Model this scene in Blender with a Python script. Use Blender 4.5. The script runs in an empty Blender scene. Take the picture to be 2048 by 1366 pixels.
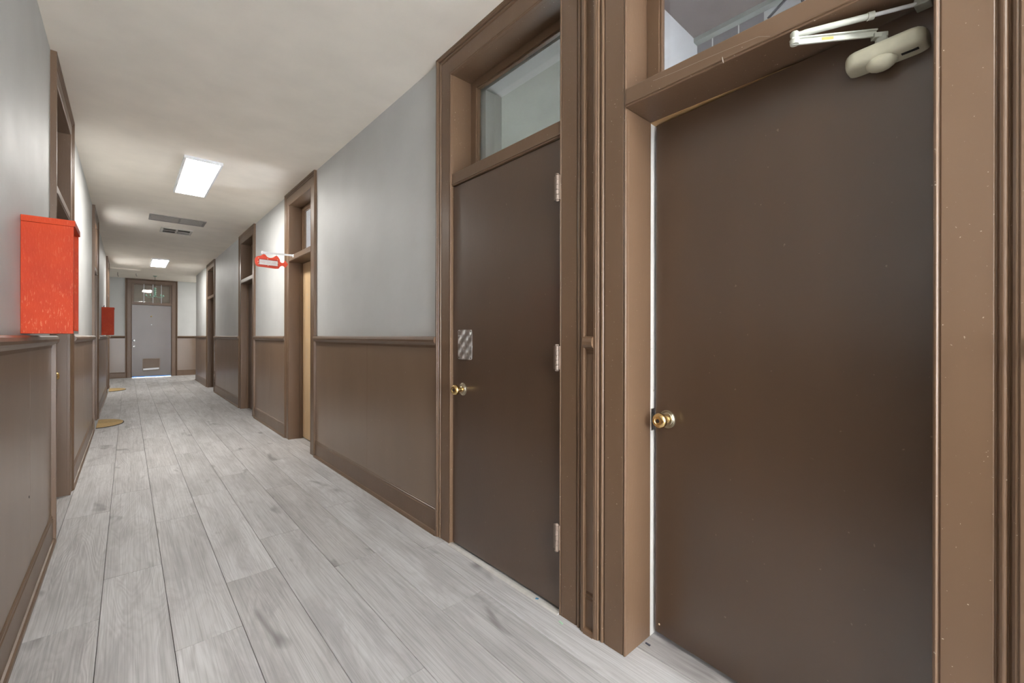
import bpy, bmesh, math, random
from mathutils import Vector, Matrix
random.seed(7)
C = bpy.context.scene.collection
SC = bpy.context.scene
R = math.radians

# ------------------------------------------------------------------ camera
CAM_H = 1.165
cam_d = bpy.data.cameras.new('camera'); cam = bpy.data.objects.new('camera', cam_d); C.objects.link(cam)
cam_d.sensor_fit = 'HORIZONTAL'; cam_d.sensor_width = 36.0
cam_d.lens = 36.0 * 861.525 / 2048; cam_d.shift_y = -9.684 / 2048
cam_d.clip_start = 0.02; cam_d.clip_end = 200
cam.matrix_world = (Matrix.Translation((0, 0, CAM_H)) @ Matrix.Rotation(R(-41.744), 4, 'Z')
                    @ Matrix.Rotation(R(90), 4, 'X') @ Matrix.Rotation(R(0.1088), 4, 'Z'))
SC.camera = cam

# ------------------------------------------------------------------ daylight outside, view
world = bpy.data.worlds.new('world'); SC.world = world; world.use_nodes = True
bg = world.node_tree.nodes['Background']
bg.inputs[0].default_value = (0.93, 0.955, 1.0, 1); bg.inputs[1].default_value = 7.5
SC.view_settings.view_transform = 'Standard'; SC.view_settings.look = 'None'
SC.view_settings.gamma = 1.0; SC.view_settings.use_curve_mapping = False
SC.view_settings.exposure = 2.27
PANEL = 11.2                      # radiance of the LED ceiling panels
PANEL_COL = (1.0, 0.965, 0.91)

# ------------------------------------------------------------------ materials
def nm(name):
    m = bpy.data.materials.new(name); m.use_nodes = True
    nt = m.node_tree; return m, nt, nt.nodes['Principled BSDF']
def N(nt, t, **kw):
    n = nt.nodes.new(t)
    for k, v in kw.items(): setattr(n, k, v)
    return n
def mapped(nt, scale):
    tc = N(nt, 'ShaderNodeTexCoord'); mp = N(nt, 'ShaderNodeMapping'); mp.inputs['Scale'].default_value = scale
    nt.links.new(tc.outputs['Object'], mp.inputs[0]); return mp.outputs[0]
def noise(nt, vec, scale, detail=4, rough=.5, dist=0):
    n = N(nt, 'ShaderNodeTexNoise'); n.inputs['Scale'].default_value = scale; n.inputs['Detail'].default_value = detail
    n.inputs['Roughness'].default_value = rough; n.inputs['Distortion'].default_value = dist
    nt.links.new(vec, n.inputs['Vector']); return n.outputs['Fac']
def ramp(nt, fac, stops):
    r = N(nt, 'ShaderNodeValToRGB'); e = r.color_ramp.elements
    e[0].position, e[0].color = stops[0][0], (*stops[0][1], 1)
    e[1].position, e[1].color = stops[-1][0], (*stops[-1][1], 1)
    for p, c in stops[1:-1]:
        x = e.new(p); x.color = (*c, 1)
    nt.links.new(fac, r.inputs[0]); return r.outputs[0]
def mix(nt, fac, a, b, mode='MIX'):
    n = N(nt, 'ShaderNodeMix', data_type='RGBA', blend_type=mode)
    for s, v in ((0, fac), (6, a), (7, b)):
        if hasattr(v, 'is_linked'): nt.links.new(v, n.inputs[s])
        else: n.inputs[s].default_value = v if s == 0 else (*v, 1)
    return n.outputs[2]
def bump(nt, p, h, strength, dist=.01):
    b = N(nt, 'ShaderNodeBump'); b.inputs['Strength'].default_value = strength; b.inputs['Distance'].default_value = dist
    nt.links.new(h, b.inputs['Height']); nt.links.new(b.outputs[0], p.inputs['Normal'])

def painted(name, col, rough, spots=None, bstr=.12, bscale=90, var=.08, stretch=(1, 1, .35), spec=.5, coat=0):
    """brushed oil paint: slight tone drift, brush-mark bump, optional small chips in another colour"""
    m, nt, p = nm(name); v = mapped(nt, stretch)
    n1 = noise(nt, v, 3.5, 3)
    lo = tuple(c * (1 - var) for c in col); hi = tuple(c * (1 + var) for c in col)
    c = ramp(nt, n1, [(.3, lo), (.7, hi)])
    if spots:
        sc, thr, sp = spots
        n3 = noise(nt, mapped(nt, (1, 1, 1)), sc, 2)
        f = ramp(nt, n3, [(thr, (0, 0, 0)), (thr + .03, (1, 1, 1))])
        c = mix(nt, f, c, sp)
    nt.links.new(c, p.inputs['Base Color'])
    n2 = noise(nt, v, bscale, 3)
    rr = ramp(nt, noise(nt, v, 6, 4), [(.3, (rough * .95,) * 3), (.7, (rough * 1.05,) * 3)])
    nt.links.new(rr, p.inputs['Roughness'])
    p.inputs['Specular IOR Level'].default_value = spec
    if coat: p.inputs['Coat Weight'].default_value = coat; p.inputs['Coat Roughness'].default_value = .2
    bump(nt, p, n2, bstr, .004)
    return m
def plain(name, col, rough=.5, metal=0.0, spec=.5):
    m, nt, p = nm(name)
    c = ramp(nt, noise(nt, mapped(nt, (1, 1, 1)), 40, 3), [(.3, tuple(x * .93 for x in col)), (.7, tuple(min(1, x * 1.05) for x in col))])
    nt.links.new(c, p.inputs['Base Color'])
    p.inputs['Roughness'].default_value = rough; p.inputs['Metallic'].default_value = metal
    p.inputs['Specular IOR Level'].default_value = spec
    return m
def emit(name, col, s):
    m, nt, p = nm(name); p.inputs['Base Color'].default_value = (.9, .9, .9, 1)
    p.inputs['Emission Color'].default_value = (*col, 1); p.inputs['Emission Strength'].default_value = s; return m
def glass_mat(name, tint=(.93, .95, .94), dust=.03, dustcol=(.55, .56, .52)):
    m, nt, p = nm(name); nt.nodes.remove(p)
    out = nt.nodes['Material Output']
    tr = N(nt, 'ShaderNodeBsdfTransparent'); tr.inputs[0].default_value = (*tint, 1)
    gl = N(nt, 'ShaderNodeBsdfGlossy'); gl.inputs['Roughness'].default_value = .03
    df = N(nt, 'ShaderNodeBsdfDiffuse'); df.inputs[0].default_value = (*dustcol, 1)
    lw = N(nt, 'ShaderNodeLayerWeight'); lw.inputs[0].default_value = .5
    pw = N(nt, 'ShaderNodeMath', operation='POWER'); nt.links.new(lw.outputs['Facing'], pw.inputs[0]); pw.inputs[1].default_value = 5
    fr = N(nt, 'ShaderNodeMath', operation='MULTIPLY_ADD'); nt.links.new(pw.outputs[0], fr.inputs[0]); fr.inputs[1].default_value = .96; fr.inputs[2].default_value = .04
    m1 = N(nt, 'ShaderNodeMixShader'); m2 = N(nt, 'ShaderNodeMixShader')
    d = ramp(nt, noise(nt, mapped(nt, (1, 1, 1)), 9, 6, .65), [(.35, (dust * .4,) * 3), (.75, (dust * 1.8,) * 3)])
    nt.links.new(d, m1.inputs[0]); nt.links.new(tr.outputs[0], m1.inputs[1]); nt.links.new(df.outputs[0], m1.inputs[2])
    nt.links.new(fr.outputs[0], m2.inputs[0]); nt.links.new(m1.outputs[0], m2.inputs[1]); nt.links.new(gl.outputs[0], m2.inputs[2])
    nt.links.new(m2.outputs[0], out.inputs[0]); return m

BROWN = (.148, .090, .053)
M = {}
M['brown'] = painted('brown_gloss_paint', BROWN, .36, spots=(150, .735, (.5, .42, .34)))
M['door'] = painted('brown_door_paint', (.080, .047, .028), .32, spec=1.0, spots=(55, .735, (.17, .12, .09)), bstr=.08)
M['tan_door'] = painted('worn_tan_door_paint', (.60, .42, .24), .45, spots=(9, .66, (.56, .44, .32)))
M['wains'] = painted('brown_panel_paint', (.20, .132, .086), .30, spec=1.0, spots=(60, .755, (.40, .33, .26)), bstr=.02, bscale=30)
M['wall'] = painted('pale_grey_wall_paint', (.57, .58, .575), .55, spec=.22, bstr=.25, bscale=22, var=.03, stretch=(1, 1, 1))
M['ceil'] = painted('warm_white_ceiling_paint', (.90, .845, .755), .55, bstr=.35, bscale=7, var=.04, stretch=(1, 1, 1))
M['room'] = painted('dull_plaster', (.42, .43, .385), .7, bstr=.2, bscale=30, var=.05, stretch=(1, 1, 1))
M['closet_brown'] = painted('brown_board_ceiling', (.20, .165, .155), .6, bstr=.3, bscale=14, var=.18, stretch=(1, 1, 1))
M['closet_white'] = painted('white_closet_plaster', (.74, .75, .76), .6, bstr=.2, bscale=30, var=.04, stretch=(1, 1, 1))
M['closet_grey'] = painted('grey_closet_board', (.27, .26, .29), .6, bstr=.2, bscale=30, var=.10, stretch=(1, 1, 1))
M['sage'] = plain('sage_trim', (.36, .39, .36), .6)
M['raw_white'] = painted('unpainted_jamb', (.66, .65, .62), .5, spots=(30, .70, (.42, .38, .32)))
M['lavender'] = painted('lavender_jamb_tone', (.36, .37, .56), .5)
M['raw_wood'] = painted('raw_pine', (.46, .29, .13), .6, bscale=60)
M['dark'] = plain('dark_gap', (.02, .018, .016), .8)
M['brass'] = plain('brass', (.72, .52, .24), .24, 1.0)
M['old_brass'] = plain('tarnished_brass', (.47, .43, .33), .30, 1.0)
M['dark_metal'] = plain('dark_bronze', (.09, .075, .06), .4, .8)
M['steel'] = plain('steel', (.62, .62, .62), .3, 1.0)
M['hinge'] = painted('painted_hinge', (.24, .185, .15), .28, bstr=.1)
M['alu'] = plain('aluminium_strip', (.70, .69, .66), .35, .35)
M['cream'] = plain('cream_enamel', (.56, .55, .43), .38)
M['cream_arm'] = plain('cream_arm_enamel', (.50, .52, .46), .38)
M['yellow'] = plain('yellow_sticker', (.42, .34, .08), .5)
M['frame_white'] = plain('white_enamel', (.80, .82, .85), .4)
M['panel'] = emit('lit_diffuser', PANEL_COL, PANEL)
M['grille'] = plain('grey_grille', (.30, .285, .27), .6)
M['filter'] = plain('grille_mesh', (.38, .355, .33), .8)
M['vent_white'] = plain('vent_white', (.56, .53, .48), .5)
M['vent_dark'] = plain('vent_dark', (.09, .082, .07), .6)
M['mat'] = painted('coir', (.52, .36, .16), .95, spots=(60, .6, (.62, .47, .25)), bstr=.6, bscale=200, var=.2, stretch=(1, 1, 1))
M['mat_edge'] = plain('rubber_edge', (.03, .028, .025), .7)
M['sign_red'] = plain('sign_red', (.72, .06, .018), .35)
M['sign_red2'] = plain('sign_red_rim', (.50, .03, .012), .35)
M['sign_face'] = plain('sign_face', (.70, .71, .69), .5)
M['sign_ink'] = plain('sign_ink', (.68, .50, .51), .6)
M['stud'] = plain('brass_stud', (.85, .72, .40), .3, .6)
M['bracket'] = plain('white_bracket', (.72, .74, .76), .4)
M['green_glass'] = plain('pale_green_glass', (.30, .50, .40), .15)
M['scrap_green'] = plain('green_scrap', (.42, .66, .48), .6)
M['scrap_blue'] = plain('blue_scrap', (.06, .24, .42), .6)
M['scrap_dark'] = plain('dark_scrap', (.06, .07, .10), .5)
M['crumb'] = plain('pale_crumb', (.66, .54, .40), .7)
M['web'] = plain('web', (.40, .36, .31), .8)
M['wire'] = plain('black_wire', (.05, .055, .065), .5)
M['daylight_tint'] = plain('ground_daylight_blue', (.004, .016, .042), .9, 0, 0)  # ground coloured blue to stand for daylight under the end door
M['glass'] = glass_mat('transom_glass')
M['dusty'] = glass_mat('dusty_transom_glass', (.90, .91, .92), .035, (.60, .58, .60))
M['end_glass'] = glass_mat('end_transom_glass', (.92, .94, .93), .05)
def frosted():
    m, nt, p = nm('frosted_transom_glass'); nt.nodes.remove(p); out = nt.nodes['Material Output']
    a = N(nt, 'ShaderNodeBsdfTranslucent'); a.inputs[0].default_value = (.9, .9, .9, 1); g = N(nt, 'ShaderNodeBsdfGlossy'); g.inputs['Roughness'].default_value = .25
    mx = N(nt, 'ShaderNodeMixShader'); mx.inputs[0].default_value = .08
    nt.links.new(a.outputs[0], mx.inputs[1]); nt.links.new(g.outputs[0], mx.inputs[2]); nt.links.new(mx.outputs[0], out.inputs[0]); return m
M['frosted'] = frosted()  # frosting added to spread daylight from the unseen rooms
M['board'] = plain('brown_board', (.34, .25, .20), .7)

def red_wood(name):
    m, nt, p = nm(name)
    v = mapped(nt, (1, 1, .22)); n1 = noise(nt, v, 190, 5, .6); n2 = noise(nt, mapped(nt, (1, 1, 1)), 7, 4)
    base = ramp(nt, n2, [(.3, (.42, .036, .009)), (.7, (.52, .050, .009))])
    wear = ramp(nt, n1, [(.57, (0, 0, 0)), (.68, (1, 1, 1))])
    patch = ramp(nt, noise(nt, mapped(nt, (1, 1, 1)), 3.2, 2), [(.42, (.15, .15, .15)), (.62, (.8, .8, .8))])
    w = mix(nt, 1.0, wear, patch, 'MULTIPLY')
    c = mix(nt, w, base, (.62, .20, .09))
    nt.links.new(c, p.inputs['Base Color']); p.inputs['Roughness'].default_value = .5; p.inputs['Specular IOR Level'].default_value = .16
    bump(nt, p, n1, .35, .002); return m
M['red'] = red_wood('worn_red_paint')

def turned_steel():
    m, nt, p = nm('engine_turned_steel')
    v = mapped(nt, (1, 1, 1)); s = N(nt, 'ShaderNodeSeparateXYZ'); nt.links.new(v, s.inputs[0])
    def cell(o, k):
        a = N(nt, 'ShaderNodeMath', operation='MULTIPLY'); nt.links.new(o, a.inputs[0]); a.inputs[1].default_value = k
        b = N(nt, 'ShaderNodeMath', operation='SINE'); nt.links.new(a.outputs[0], b.inputs[0]); return b.outputs[0]
    h = N(nt, 'ShaderNodeMath', operation='MULTIPLY')
    nt.links.new(cell(s.outputs[1], 2 * math.pi / .066), h.inputs[0]); nt.links.new(cell(s.outputs[2], 2 * math.pi / .066), h.inputs[1])
    c = ramp(nt, h.outputs[0], [(.0, (.62, .62, .62)), (.5, (.78, .79, .80)), (1., (.62, .62, .62))])
    nt.links.new(c, p.inputs['Base Color']); p.inputs['Metallic'].default_value = 1; p.inputs['Roughness'].default_value = .36
    bump(nt, p, h.outputs[0], .5, .006); return m
M['turned'] = turned_steel()

def floor_mat():
    m, nt, p = nm('grey_oak_planks')
    at = N(nt, 'ShaderNodeAttribute', attribute_name='plank'); tc = N(nt, 'ShaderNodeTexCoord')
    off = N(nt, 'ShaderNodeVectorMath', operation='SCALE'); nt.links.new(at.outputs['Color'], off.inputs[0]); off.inputs['Scale'].default_value = 37.0
    add = N(nt, 'ShaderNodeVectorMath', operation='ADD'); nt.links.new(tc.outputs['Object'], add.inputs[0]); nt.links.new(off.outputs[0], add.inputs[1])
    def mp(s):
        k = N(nt, 'ShaderNodeMapping'); k.inputs['Scale'].default_value = s; nt.links.new(add.outputs[0], k.inputs[0]); return k.outputs[0]
    sep = N(nt, 'ShaderNodeSeparateColor'); nt.links.new(at.outputs['Color'], sep.inputs[0])
    broad = noise(nt, mp((5, .9, 1)), 1.6, 4, .55)
    fine = noise(nt, mp((190, 2.6, 1)), 1.0, 3, .6, .35)
    streak = noise(nt, mp((26, 1.3, 1)), 1.0, 3, .6, .4)
    # cathedral figure: bands of a strongly stretched noise field
    fig = noise(nt, mp((7, .8, 1)), 1.0, 2, .45, .6)
    f1 = N(nt, 'ShaderNodeMath', operation='MULTIPLY'); nt.links.new(fig, f1.inputs[0]); f1.inputs[1].default_value = 150
    f2 = N(nt, 'ShaderNodeMath', operation='SINE'); nt.links.new(f1.outputs[0], f2.inputs[0])
    f3 = N(nt, 'ShaderNodeMapRange'); f3.inputs[1].default_value = -1; nt.links.new(f2.outputs[0], f3.inputs[0])
    c = ramp(nt, broad, [(.25, (.42, .415, .412)), (.5, (.565, .565, .57)), (.75, (.66, .663, .67))])
    c = mix(nt, .38, c, ramp(nt, streak, [(.3, (.74, .73, .72)), (.62, (1, 1, 1))]), 'MULTIPLY')
    c = mix(nt, .55, c, ramp(nt, fine, [(.36, (.62, .62, .62)), (.56, (1, 1, 1))]), 'MULTIPLY')
    c = mix(nt, .22, c, ramp(nt, f3.outputs[0], [(.0, (.72, .71, .70)), (.55, (1, 1, 1))]), 'MULTIPLY')
    knot = noise(nt, mp((7.5, 2.6, 1)), 1.0, 2, .5, .5)
    c = mix(nt, ramp(nt, knot, [(.655, (0, 0, 0)), (.76, (.85, .85, .85))]), c, (.20, .19, .19))
    smudge = noise(nt, mp((11, 2.4, 1)), 1.0, 5, .62, .8)
    c = mix(nt, ramp(nt, smudge, [(.52, (0, 0, 0)), (.70, (.65, .65, .65))]), c, (.36, .35, .355))
    shade = ramp(nt, sep.outputs[2], [(0, (.86, .85, .84)), (.5, (.94, .94, .94)), (1, (1.0, 1.0, 1.0))])
    c = mix(nt, 1.0, c, shade, 'MULTIPLY')
    nt.links.new(c, p.inputs['Base Color'])
    nt.links.new(ramp(nt, fine, [(.3, (.52,) * 3), (.7, (.40,) * 3)]), p.inputs['Roughness'])
    hm = N(nt, 'ShaderNodeMath', operation='ADD'); nt.links.new(fine, hm.inputs[0]); nt.links.new(f3.outputs[0], hm.inputs[1])
    bump(nt, p, hm.outputs[0], .22, .0015)
    return m
M['floor'] = floor_mat()

# ------------------------------------------------------------------ mesh helpers
class MB:
    def __init__(s): s.v = []; s.f = []; s.sm = []
    def add(s, vs, fs, smooth=False):
        o = len(s.v); s.v += [tuple(v) for v in vs]; s.f += [tuple(i + o for i in f) for f in fs]; s.sm += [smooth] * len(fs)
    def box(s, x0, x1, y0, y1, z0, z1):
        x0, x1 = sorted((x0, x1)); y0, y1 = sorted((y0, y1)); z0, z1 = sorted((z0, z1))
        s.add([(x0, y0, z0), (x1, y0, z0), (x1, y1, z0), (x0, y1, z0), (x0, y0, z1), (x1, y0, z1), (x1, y1, z1), (x0, y1, z1)],
              [(0, 3, 2, 1), (4, 5, 6, 7), (0, 1, 5, 4), (1, 2, 6, 5), (2, 3, 7, 6), (3, 0, 4, 7)]); return s
    def sweep(s, stations, smooth=False, closed=True):
        """stations: list of equal-length point rings; skinned, ends capped"""
        n = len(stations[0]); vs = [p for st in stations for p in st]; fs = []
        for k in range(len(stations) - 1):
            for i in range(n if closed else n - 1):
                j = (i + 1) % n; fs.append((k * n + i, k * n + j, (k + 1) * n + j, (k + 1) * n + i))
        s.add(vs, fs, smooth)
        if closed:
            o = len(s.v) - len(vs)
            s.f += [tuple(o + i for i in range(n))[::-1], tuple(o + (len(stations) - 1) * n + i for i in range(n))]; s.sm += [False, False]
        return s
    def tube(s, pts, r, n=10):
        pts = [Vector(p) for p in pts]; rr = r if isinstance(r, (list, tuple)) else [r] * len(pts); st = []
        for i, p in enumerate(pts):
            d = (pts[min(i + 1, len(pts) - 1)] - pts[max(i - 1, 0)]).normalized()
            u = d.cross(Vector((0, 0, 1)) if abs(d.z) < .9 else Vector((1, 0, 0))).normalized(); w = d.cross(u)
            st.append([p + (u * math.cos(2 * math.pi * k / n) + w * math.sin(2 * math.pi * k / n)) * rr[i] for k in range(n)])
        return s.sweep(st, True)
    def lathe(s, prof, o, axis, n=28):
        """prof: (distance along axis, radius)"""
        o = Vector(o); a = Vector(axis).normalized(); u = a.cross(Vector((0, 0, 1)) if abs(a.z) < .9 else Vector((1, 0, 0))).normalized(); w = a.cross(u)
        return s.sweep([[o + a * d + (u * math.cos(2 * math.pi * k / n) + w * math.sin(2 * math.pi * k / n)) * max(r, 1e-5) for k in range(n)] for d, r in prof], True)
    def build(s, name, mat, parent=None, origin=None, bevel=0, seg=2):
        """one mesh object; vertices are given in the parent's frame when it has one"""
        if parent is not None: origin = parent.get('_o', (0, 0, 0)) if origin is None else origin
        o = Vector(origin if origin is not None else (0, 0, 0))
        me = bpy.data.meshes.new(name); me.from_pydata([tuple(Vector(v) - o) for v in s.v], [], s.f); me.update()
        bm = bmesh.new(); bm.from_mesh(me); bmesh.ops.recalc_face_normals(bm, faces=bm.faces); bm.to_mesh(me); bm.free()
        me.polygons.foreach_set('use_smooth', s.sm)
        if any(s.sm): me.set_sharp_from_angle(angle=R(40))
        me.materials.append(mat if not isinstance(mat, str) else M[mat])
        ob = bpy.data.objects.new(name, me); C.objects.link(ob)
        if parent is not None: ob.parent = parent
        else: ob.location = o
        ob['_o'] = tuple(o)
        if bevel:
            b = ob.modifiers.new('bevel', 'BEVEL'); b.width = bevel; b.segments = seg; b.limit_method = 'ANGLE'; b.angle_limit = R(40)
        return ob
def tag(o, label=None, cat=None, group=None, kind=None):
    for k, v in (('label', label), ('category', cat), ('group', group), ('kind', kind)):
        if v: o[k] = v
    return o
def thing(name, loc, label, cat, group=None, rz=0, kind=None, frame=None):
    o = bpy.data.objects.new(name, None); C.objects.link(o); o.location = loc; o.rotation_euler = (0, 0, rz); o.empty_display_size = .05
    o['_o'] = tuple(frame if frame is not None else loc)
    return tag(o, label, cat, group, kind)
def struct(o, label=None, cat=None): return tag(o, label, cat, None, 'structure')

# ------------------------------------------------------------------ layout numbers
XR, XL = 1.366, -0.3266         # wall faces of the corridor
CEIL = 2.775
YB, YE = -3.4, 16.05            # back wall, end wall
YR_END, YL_END = 14.22, 13.6    # where the side walls stop at the cross passage
T = .17
ZI = 2.636; CW = .139           # underside of door head, casing width
R_OPEN = [(.093, .893), (1.216, 2.035), (4.515, 5.29), (7.18, 8.035), (10.97, 11.876)]
L_OPEN = [(3.674, 4.50), (7.50, 8.245), (12.04, 12.92)]

# ------------------------------------------------------------------ floor of individual planks
PW, PL = .2165, 1.465
joint = {-2: 2.45, -1: 2.83, 0: 2.013, 1: 2.413, 2: 2.80, 3: 2.218, 4: 3.027, 5: 2.083}
me = bpy.data.meshes.new('floor'); bm = bmesh.new(); cl = bm.loops.layers.float_color.new('plank'); g = .0014
for k in range(-9, 13):
    x0 = .132 + PW * k; x1 = x0 + PW; j0 = joint.get(k, random.uniform(0, PL)); n0 = int((YB - .5 - j0) // PL)
    for q in range(n0, n0 + 17):
        y0 = j0 + q * PL; y1 = min(y0 + PL, YE + .012)
        if y0 > YE: continue
        col = (random.random(), random.random(), random.random(), 1)
        gj = g * (1.6 if random.random() < .25 else 1)
        a = [bm.verts.new(p) for p in ((x0 + .0006, y0 + .0006, -.0045), (x1 - .0006, y0 + .0006, -.0045), (x1 - .0006, y1 - .0006, -.0045), (x0 + .0006, y1 - .0006, -.0045))]
        b = [bm.verts.new(p) for p in ((x0 + g, y0 + gj, 0), (x1 - g, y0 + gj, 0), (x1 - g, y1 - gj, 0), (x0 + g, y1 - gj, 0))]
        for f in ((b[0], b[1], b[2], b[3]), (a[0], a[1], b[1], b[0]), (a[1], a[2], b[2], b[1]), (a[2], a[3], b[3], b[2]), (a[3], a[0], b[0], b[3])):
            for l in bm.faces.new(f).loops: l[cl] = col
bm.to_mesh(me); bm.free(); me.materials.append(M['floor'])
floor = bpy.data.objects.new('floor', me); C.objects.link(floor); struct(floor, 'grey wood plank floor running down the corridor', 'floor')
MB().box(-2.2, 1.54, YB - .4, YE + .012, -.10, -.005).box(1.54, 3.05, -.8, 13.9, -.10, -.005).box(1.54, 3.4, 13.9, YE + .012, -.10, -.005).build('subfloor', 'dark', floor, (0, 0, 0))

# ------------------------------------------------------------------ ceiling, walls
ceil = struct(MB().box(-2.2, 1.54, YB - .4, 16.4, CEIL, CEIL + .12).box(1.54, 3.05, -.8, 13.9, CEIL, CEIL + .12).box(1.54, 3.4, 13.9, 16.4, CEIL, CEIL + .12).build('ceiling', 'ceil'), 'off-white plaster ceiling of the corridor', 'ceiling')

def wall_side(name, face, back, opens, y0, y1, label):
    b = MB(); y = y0
    for a, c in sorted(opens):
        if a - .02 > y: b.box(face, back, y, a - .02, 0, CEIL)
        b.box(face, back, a - .02, c + .02, ZI + .02, CEIL); y = c + .02
    b.box(face, back, y, y1, 0, CEIL)
    return b
b = wall_side('wall_right', XR, XR + T, R_OPEN, YB, YR_END, '')
# plaster reveal behind the first transom
b.box(1.54, 1.66, 1.957, 2.12, 1.9, CEIL); b.box(1.54, 1.66, 1.186, 1.957, 2.589, CEIL)
wall_right = struct(b.build('wall_right', 'wall'), 'long right corridor wall, pale grey above brown panelling', 'wall')
b = wall_side('wall_left', XL, XL - T, L_OPEN, YB, YL_END, '')
for a, c in L_OPEN: b.box(XL - T - .35, XL - T - .30, a - .25, c + .2, 0, CEIL if a < 5 else 2.35); b.box(XL - T - .35, XL - T, a - .25, a - .05, 0, CEIL); b.box(XL - T - .35, XL - T, c + .05, c + .25, 0, CEIL)  # far backings stop short so added daylight reaches the frosted transoms
wall_left = struct(b.build('wall_left', 'wall'), 'left corridor wall, pale grey above brown panelling', 'wall')
b = MB().box(-2.0, XL + .1, YB - .15, YB, 0, CEIL).box(XR - .1, 1.54, YB - .15, YB, 0, CEIL).box(XL + .1, XR - .1, YB - .15, YB, 0, .25).box(XL + .1, XR - .1, YB - .15, YB, 2.35, CEIL)
struct(b.build('wall_back', 'wall'))
b = MB()
for x in (XL + .1, .49, XR - .15): b.box(x, x + .05, YB - .12, YB - .06, .25, 2.35)
for z in (.25, 1.25, 2.30): b.box(XL + .1, XR - .1, YB - .12, YB - .06, z, z + .05)
wk = struct(b.build('window_20', 'frame_white'), 'added unseen window at the back end of the corridor, for fill daylight', 'window')  # added behind the camera to fill the corridor with daylight
EX0, EX1 = .083, .958           # end door
b = MB().box(-2.0, EX0 - .02, YE, YE + .2, 0, CEIL).box(EX1 + .02, 3.3, YE, YE + .2, 0, CEIL).box(EX0 - .02, EX1 + .02, YE, YE + .2, 2.66, CEIL)
wall_end = struct(b.build('wall_end', 'wall'), 'far end wall around the brown end door', 'wall')
b = MB().box(-2.0, -1.85, YL_END, YE, 0, CEIL).box(-1.85, XL - T, YL_END - .15, YL_END, 0, CEIL)
b.box(3.15, 3.3, YR_END, YE, 0, CEIL).box(XR + T, 3.3, YR_END - .15, YR_END, 0, CEIL)
struct(b.build('wall_passage', 'wall'))
# rooms behind the right-hand doors
b = MB().box(XR + T, 3.0, 1.086, 1.185, 0, CEIL).box(XR + T, 3.0, 3.35, 3.45, 0, CEIL)
for a, c in R_OPEN[3:]:
    b.box(XR + T + .4, XR + T + .45, a - .3, c + .3, 0, CEIL); b.box(XR + T, XR + T + .4, a - .3, a - .1, 0, CEIL); b.box(XR + T, XR + T + .4, c + .1, c + .3, 0, CEIL)
struct(b.build('wall_partition', 'room'))
struct(MB().box(XR + T, 3.05, 5.75, 5.85, 0, CEIL).box(3.0, 3.05, 3.45, 5.75, 0, 1.0).box(3.0, 3.05, 3.45, 5.75, 2.0, CEIL).box(3.0, 3.05, 3.45, 4.3, 1.0, 2.0).box(3.0, 3.05, 4.8, 5.75, 1.0, 2.0).build('wall_cross', 'closet_white'))
struct(MB().box(3.0, 3.05, 1.185, 3.45, 0, 1.0).box(3.0, 3.05, 1.185, 3.45, 2.0, CEIL).box(3.0, 3.05, 1.185, 2.2, 1.0, 2.0).box(3.0, 3.05, 2.42, 3.45, 1.0, 2.0).build('wall_office', 'room'))
struct(MB().box(1.661, 3.0, 1.186, 3.35, CEIL - .012, CEIL - .001).build('ceiling_office', 'room'))
# small store behind the ajar door
struct(MB().box(XR + T + .001, 2.30, 1.075, 1.085, 0, CEIL).build('wall_store', 'closet_white'))
b = MB().box(2.30, 2.36, .747, 1.085, 0, CEIL)
wb = struct(b.build('wall_store_back', 'closet_grey'))
b = MB()
for z in (2.62, 2.48, 2.34): b.box(2.296, 2.30, .747, 1.075, z, z + .006)
for y in (.86, .99): b.box(2.296, 2.30, y, y + .005, 2.2, CEIL)
b.build('board_joints', 'closet_white', wb, (0, 0, 0))
struct(MB().box(2.30, 2.36, -.8, .747, 0, CEIL).box(XR + T, 2.36, -.86, -.8, 0, 1.2).box(XR + T, 2.36, -.86, -.8, 2.1, CEIL).box(XR + T, 1.66, -.86, -.8, 1.2, 2.1).box(2.16, 2.36, -.86, -.8, 1.2, 2.1).build('wall_store_side', 'closet_white'))
struct(MB().box(XR + T + .001, 2.257, -.8, 1.074, CEIL - .012, CEIL - .001).build('ceiling_store', 'closet_brown'))
struct(MB().box(2.257, 2.296, -.8, 1.074, CEIL - .036, CEIL - .001).build('trim_20', 'sage'))
# ground outside the end door, the blue of daylight put into its colour
struct(MB().box(-2, 3.3, YE + .013, YE + 6, -.12, -.006).build('ground_outside', 'daylight_tint'))

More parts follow.
